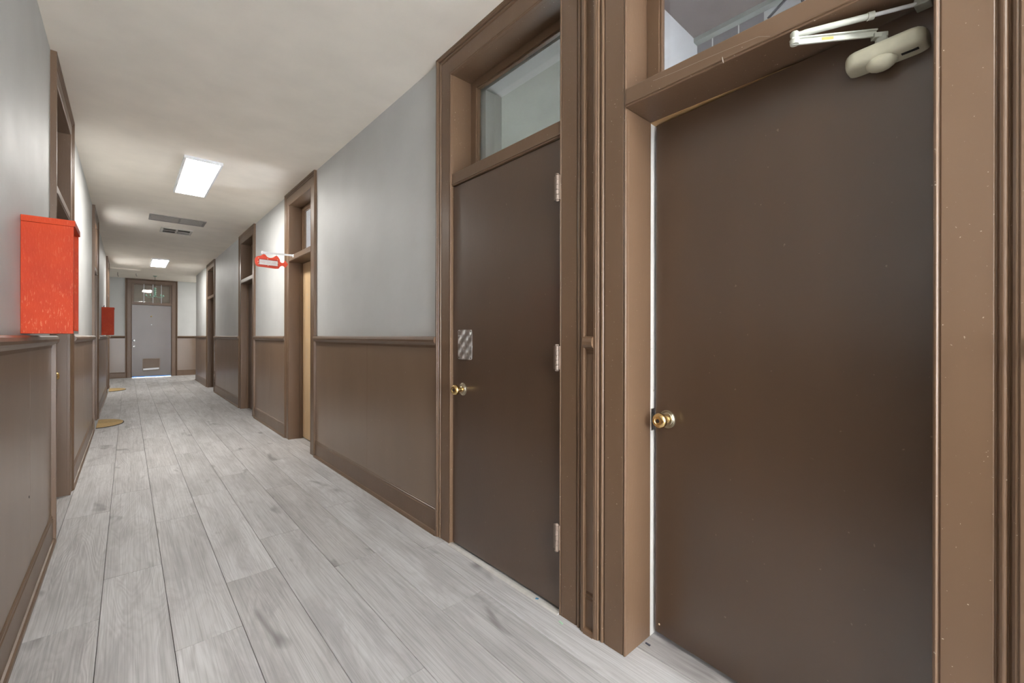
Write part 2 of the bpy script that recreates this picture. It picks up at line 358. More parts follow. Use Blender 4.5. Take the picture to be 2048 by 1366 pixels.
# ------------------------------------------------------------------ running trim: baseboard, chair rail, panelling
BASE = [(0, .158), (.006, .158), (.010, .154), (.0075, .149), (.012, .146), (.012, .140), (.009, .137), (.014, .131), (.014, .022), (.021, .020), (.027, .012), (.029, 0), (0, 0)]
RAIL = [(0, 1.096), (.008, 1.097), (.010, 1.112), (.020, 1.120), (.030, 1.124), (.037, 1.134), (.039, 1.146), (.035, 1.159), (.025, 1.166), (0, 1.167)]
def run(mb, prof, axis, fixed, sgn, a, c):
    """profile swept along Y (axis 'y', wall face x=fixed, outward sgn) or along X"""
    mb.sweep([[((fixed + sgn * o, t, z) if axis == 'y' else (t, fixed + sgn * o, z)) for o, z in prof] for t in (a, c)])
def dress(side, wall, axis, fixed, sgn, segs, seams):
    bb = MB()
    for a, c in segs: run(bb, BASE, axis, fixed, sgn, a, c)
    struct(bb.build('baseboard_' + side, 'brown'), f'brown moulded baseboard along the {side} wall', 'baseboard')
    for a, c in segs:
        m = MB(); run(m, RAIL, axis, fixed, sgn, a, c); m.build('chair_rail', 'brown', wall, (0, 0, 0))
        cuts = [a] + [s for s in seams if a < s < c] + [c]; p = MB()
        for i in range(len(cuts) - 1):
            u, w = cuts[i] + (.0012 if i else 0), cuts[i + 1] - (.0012 if i < len(cuts) - 2 else 0)
            if axis == 'y': p.box(fixed, fixed + sgn * .006, u, w, .10, 1.12)
            else: p.box(u, w, fixed, fixed + sgn * .006, .10, 1.12)
        p.build('wainscot_panel', 'wains', wall, (0, 0, 0))
o = .0
dress('right', wall_right, 'y', XR, -1, [(YB, .093 - CW), (.893 + CW, 1.216 - CW), (2.035 + CW, 4.515 - CW), (5.29 + CW, 7.18 - CW), (8.035 + CW, 10.97 - CW), (11.876 + CW, YR_END)], [3.18, 6.2, 9.6, 13.1])
dress('left', wall_left, 'y', XL, 1, [(YB, 3.674 - CW), (4.5 + CW, 7.5 - CW), (8.245 + CW, 12.04 - CW), (12.92 + CW, YL_END)], [.4, 1.62, 2.84, 5.9, 10.0])
dress('end', wall_end, 'x', YE, -1, [(-1.85, EX0 - CW), (EX1 + CW, 3.15)], [])
MB().box(XR - .004, XR + .001, .893 + CW, 1.216 - CW, 1.16, CEIL - .001).build('brown_filler', 'brown', wall_right, (0, 0, 0))
nb = MB()
for y, z in ((3.208, .743), (3.160, .747), (3.197, .40), (3.165, .39), (3.073, .83)): nb.lathe([(0, .0035), (.0012, .003), (.0016, 0)], (XR - .006, y, z), (-1, 0, 0), 10)
nb.build('panel_nails', 'hinge', wall_right, (0, 0, 0))
MB().lathe([(0, .006), (.001, .006), (.0012, 0)], (XL + .006, 2.81, .46), (1, 0, 0), 12).build('panel_hole', 'dark', wall_left, (0, 0, 0))

# ------------------------------------------------------------------ doors
CAS = [(0, -.003), (0, .013), (.0015, .0155), (.005, .0165), (.0075, .0155), (.009, .0125), (.0115, .0125), (.0125, .015), (.092, .015), (.0945, .010), (.0965, .011), (.100, .018), (.105, .020), (.110, .018), (.1125, .011),
       (.1145, .012), (.1175, .020), (.122, .024), (.1255, .022), (.127, .026), (.139, .026), (.139, -.003)]
def casing(mb, axis, fixed, sgn, y0, y1, zi=ZI, top=CEIL - .001):
    def pt(t, o, z): return (fixed + sgn * o, t, z) if axis == 'y' else (t, fixed + sgn * o, z)
    st = []
    for t, s, z in ((y0, -1, None), (y0, -1, zi), (y1, 1, zi), (y1, 1, None)):
        st.append([pt(t + s * a, o, 0 if z is None else min(zi + max(a, 0), top)) for a, o in CAS])
    mb.sweep(st)
ndoor = [0]
def doorway(side, y0, y1, face, leaf_y=None, bar=(2.012, 2.075), bar_front=.012, jamb_d=.165, mat='door', label='', trim_label='', glass='glass', win_label='', swing=None, leaf_t=.045):
    """side +1 right wall / -1 left wall. face = depth of the leaf's corridor face behind the wall face."""
    wx = XR if side > 0 else XL; s = side
    ndoor[0] += 1; n = ndoor[0]
    X = lambda d: wx + s * d
    t = MB(); casing(t, 'y', wx, -s, y0, y1)
    for a, c in ((y0 - .0195, y0), (y1, y1 + .0195)): t.box(X(.002), X(jamb_d), a, c, 0, ZI + .0195)
    t.box(X(.002), X(jamb_d), y0, y1, ZI, ZI + .0195)
    tr = struct(t.build(f'trim_{n}', 'brown', origin=(wx, (y0 + y1) / 2, 0), bevel=.0012, seg=1), trim_label, 'door frame')
    # transom bar with a drip bead
    bb = MB().box(X(-bar_front), X(.160), y0, y1, *bar).box(X(-bar_front - .005), X(-bar_front + .012), y0, y1, bar[0] + .006, bar[0] + .012)
    bb.build('transom_bar', 'brown', tr, bevel=.003)
    if face > .06:
        sb = MB()
        if swing is None:
            for a, c in ((y0, y0 + .012), (y1 - .012, y1)): sb.box(X(face - .032), X(face - .002), a, c, 0, bar[0])
            sb.build('door_stop', 'brown', tr)
    # transom window
    w = MB(); d0, d1 = .125, .155; st = .05
    w.box(X(d0), X(d1), y0, y0 + st, bar[1], ZI).box(X(d0), X(d1), y1 - st, y1, bar[1], ZI).box(X(d0), X(d1), y0 + st, y1 - st, ZI - .042, ZI).box(X(d0), X(d1), y0 + st, y1 - st, bar[1], bar[1] + .03)
    for a, c in ((y0 + st, y0 + st + .007), (y1 - st - .007, y1 - st)): w.box(X(d0 + .008), X(d1), a, c, bar[1] + .03, ZI - .042)
    w.box(X(d0 + .008), X(d1), y0 + st, y1 - st, ZI - .049, ZI - .042)
    wi = struct(w.build(f'window_{n}', 'brown', origin=(X(d0), (y0 + y1) / 2, bar[1]), bevel=.002), win_label, 'transom window')
    MB().box(X(d0 + .018), X(d0 + .022), y0 + st, y1 - st, bar[1] + .028, ZI - .04).build('glass_pane', glass, wi)
    # leaf
    ly0, ly1 = (y0 + .003, y1 - .003)
    if swing is None:
        lf = MB().box(X(face), X(face + leaf_t), ly0, ly1, .012, bar[0] - .004)
        dr = struct(lf.build(f'door_{n}', mat, origin=(X(face), ly0, 0), bevel=.002), label, 'door')
    else: dr = None
    return tr, wi, dr, X
def knob(door, x, y, z, s, mat='brass', rose='old_brass', name='knob'):
    """s: direction of the axis along X (towards the corridor)"""
    r = MB().lathe([(0, .034), (.003, .034), (.004, .0325), (.003, .031), (.005, .0295), (.004, .028), (.0065, .0265), (.0055, .025), (.008, .0225), (.008, .018), (.009, .016)], (x, y, z), (s, 0, 0), 36)
    r.build(name + '_rose', rose, door)
    k = MB().lathe([(.007, .015), (.012, .0145), (.014, .012), (.022, .011), (.030, .012), (.034, .018), (.038, .0245), (.044, .0275), (.052, .0280), (.056, .0265), (.057, .0255), (.058, .0262),
                    (.060, .0250), (.061, .0240), (.062, .0246), (.064, .0225), (.066, .0175), (.0655, .0135), (.063, .0115), (.063, .005), (.064, .0)], (x, y, z), (s, 0, 0), 36)
    k.build(name, mat, door)
    MB().lathe([(.0632, .0075), (.0645, .007), (.0648, 0)], (x, y, z), (s, 0, 0), 20).build('keyhole', 'dark_metal', door)
def hinge(door, x, y, z0, z1):
    h = MB(); n = 5; L = (z1 - z0 - .010) / n
    for i in range(n):
        a = z0 + .005 + L * i; h.lathe([(0, .0066), (.0006, .0075), (L - .0012, .0075), (L - .0006, .0066)], (x, y, a), (0, 0, 1), 16)
    for z, d in ((z1 - .005, 1), (z0 + .005, -1)): h.lathe([(0, .006), (.002, .0085), (.004, .0080), (.007, .005), (.008, 0)], (x, y, z), (0, 0, d), 16)
    h.box(x + .002, x + .012, y - .012, y + .02, z0 + .006, z1 - .006)
    h.build('hinge', 'hinge', door)

# --- door 1: closed brown door with hinges, nearest fully seen
y0, y1 = R_OPEN[1]
t1, w1, d1, X = doorway(1, y0, y1, .004, bar=(2.010, 2.078), bar_front=.006, label='closed brown flush door with steel push plate and brass knob',
    trim_label='brown moulded frame around the closed door with the push plate', win_label='dim transom window above the closed door with the push plate')
for z0, z1 in ((1.735, 1.848), (1.022, 1.132), (.266, .380)): hinge(d1, 1.3435, y0 + .0065, z0, z1)
knob(d1, X(.004), 1.937, .877, -1)
pp = MB(); yc, zc, hw, hh, rc = 1.919, 1.121, .0645, .081, .010; ring = []
for cx, cz, a0 in ((hw - rc, hh - rc, 0), (-hw + rc, hh - rc, 90), (-hw + rc, -hh + rc, 180), (hw - rc, -hh + rc, 270)):
    for k in range(5): a = R(a0 + 22.5 * k); ring.append((yc + cx + rc * math.cos(a), zc + cz + rc * math.sin(a)))
pp.sweep([[(X(.004) - d, y, z) for y, z in ring] for d in (0, .0022)])
ppo = pp.build('push_plate', 'turned', d1)
for sy in (-1, 1):
    for sz in (-1, 1): MB().lathe([(.0022, .004), (.0034, .003), (.0036, 0)], (X(.004), yc + sy * .055, zc + sz * .071), (-1, 0, 0), 12).build('screw', 'dark_metal', ppo)
# metal strip on the floor under door 1
struct(MB().sweep([[(XR - .027 + a, y, z) for a, z in ((0, 0), (.004, .006), (.016, .008), (.030, .006), (.034, 0))] for y in (y0, y1)]).build('trim_12', 'alu'), 'thin metal strip on the floor under the closed door', 'threshold')

# --- door 2: large brown door standing ajar
y0, y1 = R_OPEN[0]
t2, w2, _, X = doorway(1, y0, y1, .12, bar=(1.997, 2.064), bar_front=.020, jamb_d=.155, swing=1, glass='dusty',
    trim_label='brown moulded frame of the large door standing ajar', win_label='dusty transom window above the ajar door with the closer')
t2b = MB().box(X(.155), X(.198), y1, y1 + .0195, 0, 2.02); t2b.build('bare_jamb', 'raw_white', t2)
MB().box(X(.198), X(.30), y1 + .001, y1 + .0195, 0, 2.02).build('inner_jamb', 'lavender', t2)  # inner jamb in one even lavender tone
MB().box(X(.150), X(.215), y0, y1, 1.9955, 2.02).build('bare_head', 'raw_wood', t2)
sp = MB().box(X(.158), X(.195), y1 - .0016, y1, .80, .885); spo = sp.build('strike_plate', 'old_brass', t2)
MB().box(X(.163), X(.178), y1 - .0020, y1 - .0010, .838, .868).build('latch_hole', 'dark', spo)
HX, HY, ANG = 1.472, .092, R(-4.9)
D2 = MB().box(0, .045, .003, .793, .018, 1.988)
d2 = D2.build('door_2', 'door', origin=(0, 0, 0), bevel=.002); d2.location = (HX, HY, 0); d2.rotation_euler = (0, 0, ANG)
struct(d2, 'large brown flush door standing slightly ajar with brass knob', 'door')
knob(d2, 0, .740, .852, -1)
MB().lathe([(0, .004), (.002, .003), (.003, 0)], (0, .775, .052), (-1, 0, 0), 10).build('paint_blob', 'crumb', d2)

# --- recessed doors further along the right wall
t3, w3, d3, X = doorway(1, *R_OPEN[2], .135, bar=(2.000, 2.064), mat='tan_door', glass='dusty', label='worn tan recessed door beneath the red arrow sign',
    trim_label='brown frame of the recessed doorway that holds the red arrow sign', win_label='bright transom window above the red arrow sign doorway')
y0, y1 = R_OPEN[3]
t4, w4, d4, X = doorway(1, y0, y1, .095, bar=(2.000, 2.064), glass='frosted', label='recessed brown door with brass deadbolt, second beyond the red arrow sign',
    trim_label='brown door frame next beyond the red arrow sign', win_label='transom window of the second doorway beyond the arrow sign')
knob(d4, X(.095), y0 + .20, .80, -1, mat='dark_metal', rose='brass')
MB().lathe([(0, .028), (.008, .028), (.012, .024), (.030, .022), (.034, .016), (.034, 0)], (X(.095), y0 + .17, 1.25), (-1, 0, 0), 20).build('deadbolt', 'brass', d4)
y0, y1 = R_OPEN[4]
t5, w5, d5, X = doorway(1, y0, y1, .10, bar=(1.990, 2.054), glass='frosted', label='farthest brown door on the right wall near the end',
    trim_label='farthest brown door frame on the right wall', win_label='farthest transom window on the right wall')
knob(d5, X(.10), y0 + .10, .86, -1)
# --- left wall
lab = [('nearest left wall door behind the large red cabinet', 'nearest brown door frame on the left wall, by the large red cabinet', 'nearest transom window on the left wall'),
       ('middle left wall door with a half-round mat before it', 'middle brown door frame on the left wall', 'middle transom window on the left wall'),
       ('farthest left wall door beyond the small red cabinet', 'farthest brown door frame on the left wall', 'farthest transom window on the left wall')]
for (a, c), (l1, l2, l3) in zip(L_OPEN, lab):
    tt, ww, dd, X = doorway(-1, a, c, .10, bar=(2.000, 2.064), glass='frosted', label=l1, trim_label=l2, win_label=l3)
    knob(dd, X(.10), c - .08, .88, 1)

# --- end door
t = MB(); casing(t, 'x', YE, -1, EX0, EX1)
for a, c in ((EX0 - .0195, EX0), (EX1, EX1 + .0195)): t.box(a, c, YE + .002, YE + .15, 0, ZI + .0195)
t.box(EX0, EX1, YE + .002, YE + .15, ZI, ZI + .0195)
tr = struct(t.build('trim_9', 'brown', origin=(.52, YE, 0), bevel=.0012, seg=1), 'brown frame of the far end door', 'door frame')
MB().box(EX0, EX1, YE - .012, YE + .10, 2.045, 2.105).build('transom_bar', 'brown', tr, bevel=.003)
w = MB(); st = .045; z0 = 2.105
w.box(EX0, EX0 + st, YE + .01, YE + .04, z0, ZI).box(EX1 - st, EX1, YE + .01, YE + .04, z0, ZI).box(EX0 + st, EX1 - st, YE + .01, YE + .04, ZI - .03, ZI).box(EX0 + st, EX1 - st, YE + .01, YE + .04, z0, z0 + .025)
wi = struct(w.build('window_9', 'brown', origin=(.52, YE, z0), bevel=.002), 'barred transom window above the far end door', 'transom window')
MB().box(EX0 + st, EX1 - st, YE + .024, YE + .028, z0 + .02, ZI - .025).build('glass_pane', 'end_glass', wi)
MB().box(EX0, EX1, YE + .06, YE + .075, z0, ZI).build('backing_board', 'board', wi)
for x in (.343, .540, .727): tag(MB().tube([(x, YE - .004, 2.09), (x, YE - .004, ZI + .02)], .0065, 10).build('security_bar', 'bracket', wi), 'pale metal bar')
es = MB().box(EX0, EX0 + .014, YE + .06, YE + .10, 0, 2.05).box(EX1 - .014, EX1, YE + .06, YE + .10, 0, 2.05).box(EX0, EX1, YE + .06, YE + .10, 2.02, 2.06)
es.build('door_stop', 'brown', tr)
d9 = struct(MB().box(EX0 + .003, EX1 - .003, YE + .012, YE + .057, .024, 2.040).build('door_9', 'door', origin=(EX0, YE + .012, 0), bevel=.002), 'far end brown door with louvred vent and blue daylight under it', 'door')
v = MB(); vx0, vx1, vz0, vz1 = .315, .70, .175, .525
v.box(vx0, vx1, YE + .004, YE + .012, vz0, vz0 + .02).box(vx0, vx1, YE + .004, YE + .012, vz1 - .02, vz1).box(vx0, vx0 + .02, YE + .004, YE + .012, vz0, vz1).box(vx1 - .02, vx1, YE + .004, YE + .012, vz0, vz1)
for i in range(9):
    z = vz0 + .09 + i * .027; v.add([(vx0 + .02, YE + .002, z), (vx1 - .02, YE + .002, z), (vx1 - .02, YE + .011, z + .022), (vx0 + .02, YE + .011, z + .022), (vx0 + .02, YE + .004, z), (vx1 - .02, YE + .004, z), (vx1 - .02, YE + .013, z + .022), (vx0 + .02, YE + .013, z + .022)],
        [(0, 1, 2, 3), (4, 7, 6, 5), (0, 4, 5, 1), (1, 5, 6, 2), (2, 6, 7, 3), (3, 7, 4, 0)])
vo = v.build('louvre_vent', 'brown', d9)
tag(MB().sweep([[(x, YE + dy - .006, zz + z) for dy, z in ((0, 0), (.010, .045), (.012, .045), (.003, 0))] for x, zz in ((vx0 + .015, vz0 + .018), (vx1 - .02, vz0 + .036))]).build('bent_slat', 'frame_white', vo), 'bent white slat at the foot of the vent')
MB().lathe([(0, .030), (.006, .030), (.010, .014), (.035, .013), (.040, .024), (.055, .028), (.066, .020), (.068, 0)], (.130, YE + .012, .870), (0, -1, 0), 20).build('knob', 'steel', d9)
MB().lathe([(0, .030), (.012, .028), (.020, .022), (.022, 0)], (.136, YE + .012, 1.037), (0, -1, 0), 20).build('deadbolt', 'steel', d9)
MB().lathe([(0, .020), (.006, .018), (.012, .010), (.013, 0)], (.503, YE + .012, 1.722), (0, -1, 0), 16).build('door_knocker', 'brass', d9)
MB().lathe([(0, .012), (.004, .011), (.006, .006), (.006, 0)], (.509, YE + .012, 1.487), (0, -1, 0), 16).build('peephole', 'steel', d9)
# shallow board fixed under the ceiling where the left wall stops
struct(MB().box(XL, .23, 13.75, 14.36, CEIL - .035, CEIL - .0005).build('trim_11', 'ceil', bevel=.002), 'pale board under the ceiling near the far end', 'ceiling board')

# ------------------------------------------------------------------ ceiling fittings
def ceiling_light(yc, label, xc=.517):
    x0, x1, y0, y1 = xc - .145, xc + .145, yc - .62, yc + .62
    t = thing('ceiling_light', ((x0 + x1) / 2, yc, CEIL), label, 'ceiling light', 'LED ceiling panels')
    f = MB(); w = .017; zb = CEIL - .028
    f.box(x0, x1, y0, y0 + w, zb, CEIL - .001).box(x0, x1, y1 - w, y1, zb, CEIL - .001).box(x0, x0 + w, y0 + w, y1 - w, zb, CEIL - .001).box(x1 - w, x1, y0 + w, y1 - w, zb, CEIL - .001)
    f.build('frame', 'frame_white', t)
    MB().box(x0 + w, x1 - w, y0 + w, y1 - w, zb + .003, zb + .010).build('diffuser', 'panel', t)
ceiling_light(5.40, 'large lit white ceiling panel, the nearer of the two')
ceiling_light(12.17, 'small-looking lit white ceiling panel near the far end')
ceiling_light(-1.35, 'lit white ceiling panel behind the viewpoint')
ceiling_light(15.13, 'added unseen ceiling panel in the right passage, brightening the end wall', 2.7)  # lamp added out of view to lift the dark end wall
t = thing('return_air_grille', (.52, 7.56, CEIL), 'wide grey return grille with two filter panels on the ceiling', 'air vent')
x0, x1, y0, y1 = .212, .828, 7.385, 7.735; zb = CEIL - .012
f = MB()
for a in ((x0, x1, y0, y0 + .02), (x0, x1, y1 - .02, y1), (x0, x0 + .02, y0 + .02, y1 - .02), (x1 - .03, x1, y0 + .02, y1 - .02), (.525, .545, y0 + .02, y1 - .02)): f.box(*a, zb, CEIL - .001)
f.build('frame', 'grille', t)
for a, c in ((x0 + .02, .525), (.545, x1 - .03)):
    p = MB()
    for i in range(20): y = y0 + .022 + i * .0153; p.box(a, c, y, y + .011, CEIL - .008, CEIL - .003)
    p.box(a, c, y0 + .02, y1 - .02, CEIL - .003, CEIL - .001); p.build('filter_panel', 'filter', t)
t = thing('supply_air_vent', (.56, 8.35, CEIL), 'small dark four-way supply vent beyond the grey return grille', 'air vent')
x0, x1, y0, y1 = .365, .745, 8.16, 8.53; zb = CEIL - .014; w = .03; xm, ym = (x0 + x1) / 2, (y0 + y1) / 2
f = MB()
for a in ((x0, x1, y0, y0 + w), (x0, x1, y1 - w, y1), (x0, x0 + w, y0 + w, y1 - w), (x1 - w, x1, y0 + w, y1 - w), (xm - .012, xm + .012, y0 + w, y1 - w), (x0 + w, xm - .012, ym - .010, ym + .010), (xm + .012, x1 - w, ym - .010, ym + .010)): f.box(*a, zb, CEIL - .001)
f.build('frame', 'vent_white', t)
for i, (qx0, qx1) in enumerate(((x0 + w, xm - .012), (xm + .012, x1 - w))):
    for j, (qy0, qy1) in enumerate(((y0 + w, ym - .01), (ym + .01, y1 - w))):
        p = MB(); p.box(qx0, qx1, qy0, qy1, CEIL - .0025, CEIL - .001)
        for k in range(6): y = qy0 + .006 + k * (qy1 - qy0 - .012) / 5; p.box(qx0, qx1, y - .0012, y + .0012, CEIL - .011, CEIL - .0025)
        p.build('louvre', 'vent_dark' if (i, j) != (1, 1) else 'grille', t)
# small ceiling hooks near the end door
for x, y, d, l in ((-.19, 14.75, .11, 'dark wire hook hanging from the ceiling left of the end door'), (.16, 14.75, .07, 'short dark wire hook in the ceiling above the end door frame')):
    tag(MB().tube([(x, y, CEIL - .001), (x, y, CEIL - d * .6), (x + .012, y, CEIL - d), (x + .024, y, CEIL - d * .8)], .004, 8).build('ceiling_hook', 'dark_metal', origin=(x, y, CEIL)), l, 'hook', 'wire hooks near the end door')
# chandelier
cx, cy = .547, 15.0
t = thing('chandelier', (cx, cy, CEIL), 'small pale green glass chandelier hanging before the end door transom', 'chandelier')
MB().lathe([(0, .045), (.006, .045), (.018, .02), (.02, .006)], (cx, cy, CEIL - .001), (0, 0, -1), 20).build('ceiling_rose', 'green_glass', t)
MB().tube([(cx, cy, CEIL - .018), (cx, cy, 2.235)], .004, 8).build('stem', 'dark_metal', t)
p = []
for i in range(4):
    z = i * .052
    p += [(z, .012), (z + .008, .024), (z + .026, .031), (z + .044, .024)]
MB().lathe([(0, .004)] + [(a + .004, r) for a, r in p] + [(.215, .003)], (cx, cy, 2.465), (0, 0, -1), 20).build('column', 'green_glass', t)
for k in range(5):
    a = R(20 + 72 * k); ux, uy = math.cos(a), math.sin(a)
    MB().tube([(cx + ux * r, cy + uy * r, z) for r, z in ((.01, 2.25), (.05, 2.215), (.10, 2.195), (.15, 2.20), (.185, 2.235))], .005, 8).build('arm', 'green_glass', t)
    MB().lathe([(0, .006), (.004, .022), (.012, .024), (.03, .020), (.036, .012), (.05, .008), (.054, 0)], (cx + ux * .187, cy + uy * .187, 2.23), (0, 0, 1), 16).build('lamp_cup', 'green_glass', t)

# ------------------------------------------------------------------ red cabinets on the left wall
def cabinet(y0, zb, zt, label, hook=False):
    xa, xb, w = XL + .0006, -.172, .26; th = .016
    t = thing('red_cabinet', (XL, y0 + w / 2, zb), label, 'cabinet', 'red wall cabinets')
    MB().box(xa, xb - .002, y0, y0 + th, zb, zt - .026).build('side_panel', 'red', t, bevel=.0015)
    MB().box(xa, xb - .002, y0 + w - th, y0 + w, zb, zt - .026).build('side_panel', 'red', t, bevel=.0015)
    MB().box(xa, xa + .008, y0 + th, y0 + w - th, zb, zt - .026).build('back_panel', 'red', t)
    MB().box(xa, xb + .003, y0 - .003, y0 + w + .003, zt - .026, zt).build('top_panel', 'red', t, bevel=.0015)
    tag(MB().box(xa + .008, xb - .002, y0 + th, y0 + w - th, zb, zb + .012).build('bottom_shelf', 'grille', t), 'bare grey shelf')
    if hook: MB().tube([(xa + .03, y0 + .02, zt), (xa + .03, y0 + .02, zt + .02), (xa + .036, y0 + .02, zt + .032)], .006, 8).build('hook', 'dark_metal', t)
cabinet(2.64, 1.174, 1.660, 'large worn red open-front cabinet on the near left wall')
cabinet(9.95, 1.180, 1.648, 'small-looking red cabinet further down the left wall', True)

# ------------------------------------------------------------------ red arrow sign hanging from the doorway bar
YS = 5.12
def unpx(px, py, yy):
    """pixel of a drawing measured off the sign -> point on the sign's own plane y = yy (used once to take its outline)"""
    cr = math.cos(R(.1088)); sr = math.sin(R(.1088)); a, b = px - 1024, py - 673.316
    u = (a * cr + b * sr) / 861.525; v = (a * sr - b * cr) / 861.525
    S, K = math.sin(R(41.744)), math.cos(R(41.744)); k = yy / (K - u * S)
    return ((S + u * K) * k, yy, CAM_H + v * k)
def sp(q, dy=0): x, y, z = unpx(480 + q[0] / 12.8, 480 + q[1] / 12.8, YS); return (x, YS + dy, z)
OUT = [(382, 520), (386, 470), (405, 438), (440, 415), (480, 409), (520, 404), (545, 392), (570, 375), (595, 366), (622, 366), (648, 376), (668, 400), (690, 430), (715, 446), (745, 456), (785, 460), (820, 456), (850, 447),
       (875, 431), (895, 417), (920, 407), (950, 412), (975, 432), (992, 462), (1010, 490), (1022, 515), (1020, 545), (1035, 570), (1065, 587), (1098, 588), (1125, 576), (1134, 558), (1132, 538), (1156, 532), (1195, 580), (1230, 630), (1200, 668), (1168, 702), (1138, 716),
       (1134, 690), (1115, 672), (1085, 664), (1050, 668), (1020, 686), (1006, 708), (996, 730), (965, 737), (900, 737), (800, 722), (700, 707), (600, 694), (480, 681), (435, 668), (405, 640), (388, 595)]
t = thing('arrow_sign', sp((700, 560)), 'red arrow sign with white lettered panel hanging beside the recessed doorway', 'sign')
b = MB().sweep([[sp(q, d) for q in OUT] for d in (-.006, .006)]); b.build('board', 'sign_red', t, bevel=.0015)
FR = [(462, 462), (978, 525), (978, 700), (468, 640)]; IN = [(490, 492), (960, 547), (960, 674), (487, 621)]
f = MB(); f.sweep([[sp(q, d) for q in FR[:1] + FR[1:2] + IN[1:2] + IN[:1]] for d in (-.011, -.005)])
for i in range(1, 4): j = (i + 1) % 4; f.sweep([[sp(q, d) for q in (FR[i], FR[j], IN[j], IN[i])] for d in (-.011, -.005)])
f.build('panel_frame', 'sign_red2', t)
pn = MB().sweep([[sp(q, d) for q in IN] for d in (-.0075, -.005)]).build('text_panel', 'sign_face', t)
cu = bpy.data.curves.new('lettering', 'FONT'); cu.body = 'FIRE ESCAPE'; cu.size = .030; cu.extrude = .0004; cu.align_x = 'CENTER'; cu.align_y = 'CENTER'; cu.materials.append(M['sign_ink'])
tmp = bpy.data.objects.new('text', cu); C.objects.link(tmp); bpy.context.view_layer.update()
lm = bpy.data.meshes.new_from_object(tmp.evaluated_get(bpy.context.evaluated_depsgraph_get())); bpy.data.objects.remove(tmp)
lt = bpy.data.objects.new('lettering', lm); C.objects.link(lt); lt.parent = pn
if not lm.materials: lm.materials.append(M['sign_ink'])
c0 = Vector(sp((723, 585))) - Vector(pn['_o']); lt.location = c0 + Vector((0, -.0084, 0)); a, e = Vector(sp((500, 555))), Vector(sp((950, 608)))
lt.rotation_euler = (R(90), math.atan2(a.z - e.z, e.x - a.x), 0); lt.scale = (.92, 1.15, 1)
for q in ((470, 465), (706, 490), (955, 515), (458, 556), (470, 612), (712, 658), (958, 600)):
    MB().lathe([(.006, .0045), (.013, .004), (.015, 0)], sp(q), (0, -1, 0), 12).build('stud', 'stud', t)
br = thing('sign_bracket', (XR - .013, YS, 2.055), 'thin white bracket arm holding the red arrow sign', 'bracket')
p0, p1 = (XR - .0125, YS, 2.050), (sp((560, 320))[0], YS, sp((560, 320))[2])
v = MB(); v.sweep([[(p[0], p[1] + dy, p[2] + dz) for dy, dz in ((-.003, -.010), (.003, -.010), (.003, .010), (-.003, .010))] for p in (p0, p1)]); v.build('arm', 'bracket', br)
MB().box(p1[0] - .004, p1[0] + .012, YS - .012, YS + .012, p1[2] - .012, p1[2] + .014).build('end_clip', 'bracket', br, bevel=.002)
MB().box(XR - .0155, XR - .0125, YS - .02, YS + .02, 2.03, 2.062).build('wall_plate', 'bracket', br)
for q, zq in (((610, 372), None), ((935, 412), None)):
    x, _, z = sp(q); k = (x - p0[0]) / (p1[0] - p0[0]); zt = p0[2] + (p1[2] - p0[2]) * k - .008
    MB().tube([(x, YS, z - .002), (x, YS, zt)], .0018, 8).build('hanging_wire', 'dark_metal', br)

# ------------------------------------------------------------------ half-round door mats
for yc, ry, rx, l in ((7.86, .36, .262, 'tan half-round doormat at the nearer left doorway'), (12.62, .36, .275, 'tan half-round doormat at the farther left doorway')):
    x0 = XL + .031
    t = thing('doormat', (x0, yc, 0), l, 'doormat', 'half-round doormats')
    def half(k, n=28): return [(x0 + rx * k * math.sin(math.pi * i / n), yc - ry * k * math.cos(math.pi * i / n)) for i in range(n + 1)]
    MB().sweep([[(x, y, z) for x, y in half(k)] for k, z in ((1, .0005), (1, .007))]).build('backing', 'mat_edge', t)
    MB().sweep([[(x, y, z) for x, y in half(k)] for k, z in ((.965, .007), (.965, .012), (.95, .0135))]).build('pile', 'mat', t)

# ------------------------------------------------------------------ door closer on the ajar door (built in the door's frame)
t = thing('door_closer', (HX, HY, 0), 'cream door closer with folded arm at the top of the ajar door', 'door closer', rz=ANG, frame=(0, 0, 0))
body = MB(); ya, yb_, za, zb = .014, .176, 1.874, 1.921; st = []
n = 9
for i in range(n):
    k = i / (n - 1); y = ya + (yb_ - ya) * k; e = 1.0
    dd = min(k, 1 - k) * (yb_ - ya)
    if dd < .022: e = math.sqrt(max(0.0, 1 - ((.022 - dd) / .022) ** 2)) * .30 + .70
    st.append([(x, y, z) for x, z in [(-.0003, (za + zb) / 2 + (zz - (za + zb) / 2) * e) for zz in (za, zb)][::1]] )
# rounded-box body: stations of a superellipse-like section, narrowing at both ends
st = []
for k in (0, .012, .04, .09, .16, .3, .5, .7, .84, .91, .96, .988, 1):
    y = ya + (yb_ - ya) * k; dd = min(k, 1 - k) * (yb_ - ya); q = min(1, dd / .026); e = math.sqrt(1 - (1 - q) ** 2)
    sc = .62 + .38 * e; dp = .034 + .028 * e; zc = (za + zb) / 2; hh = (zb - za) / 2 * sc; ring = [(-.0004, y, zc - hh), (-.0004, y, zc + hh)]
    for j in range(13):
        a = R(90 - 15 * j); cx_, cz_ = math.cos(a), math.sin(a)
        ring.append((-(dp - .030) - .030 * abs(cx_) ** .62, y, zc + hh * math.copysign(abs(cz_) ** .62, cz_)))
    st.append(ring)
body.sweep(st, True); body.build('body', 'cream', t)
bp = MB(); cxx, cyy, czz = -.036, .100, 1.872; st = []
for i in range(9):
    ph = math.pi * i / 8; st.append([(cxx - .026 * math.sin(ph) * math.cos(a), cyy + .032 * math.cos(ph), czz + .022 * math.sin(ph) * math.sin(a)) for a in [2 * math.pi * k / 18 for k in range(18)]])
bp.sweep(st, True); bp.build('valve_cover', 'cream', t)
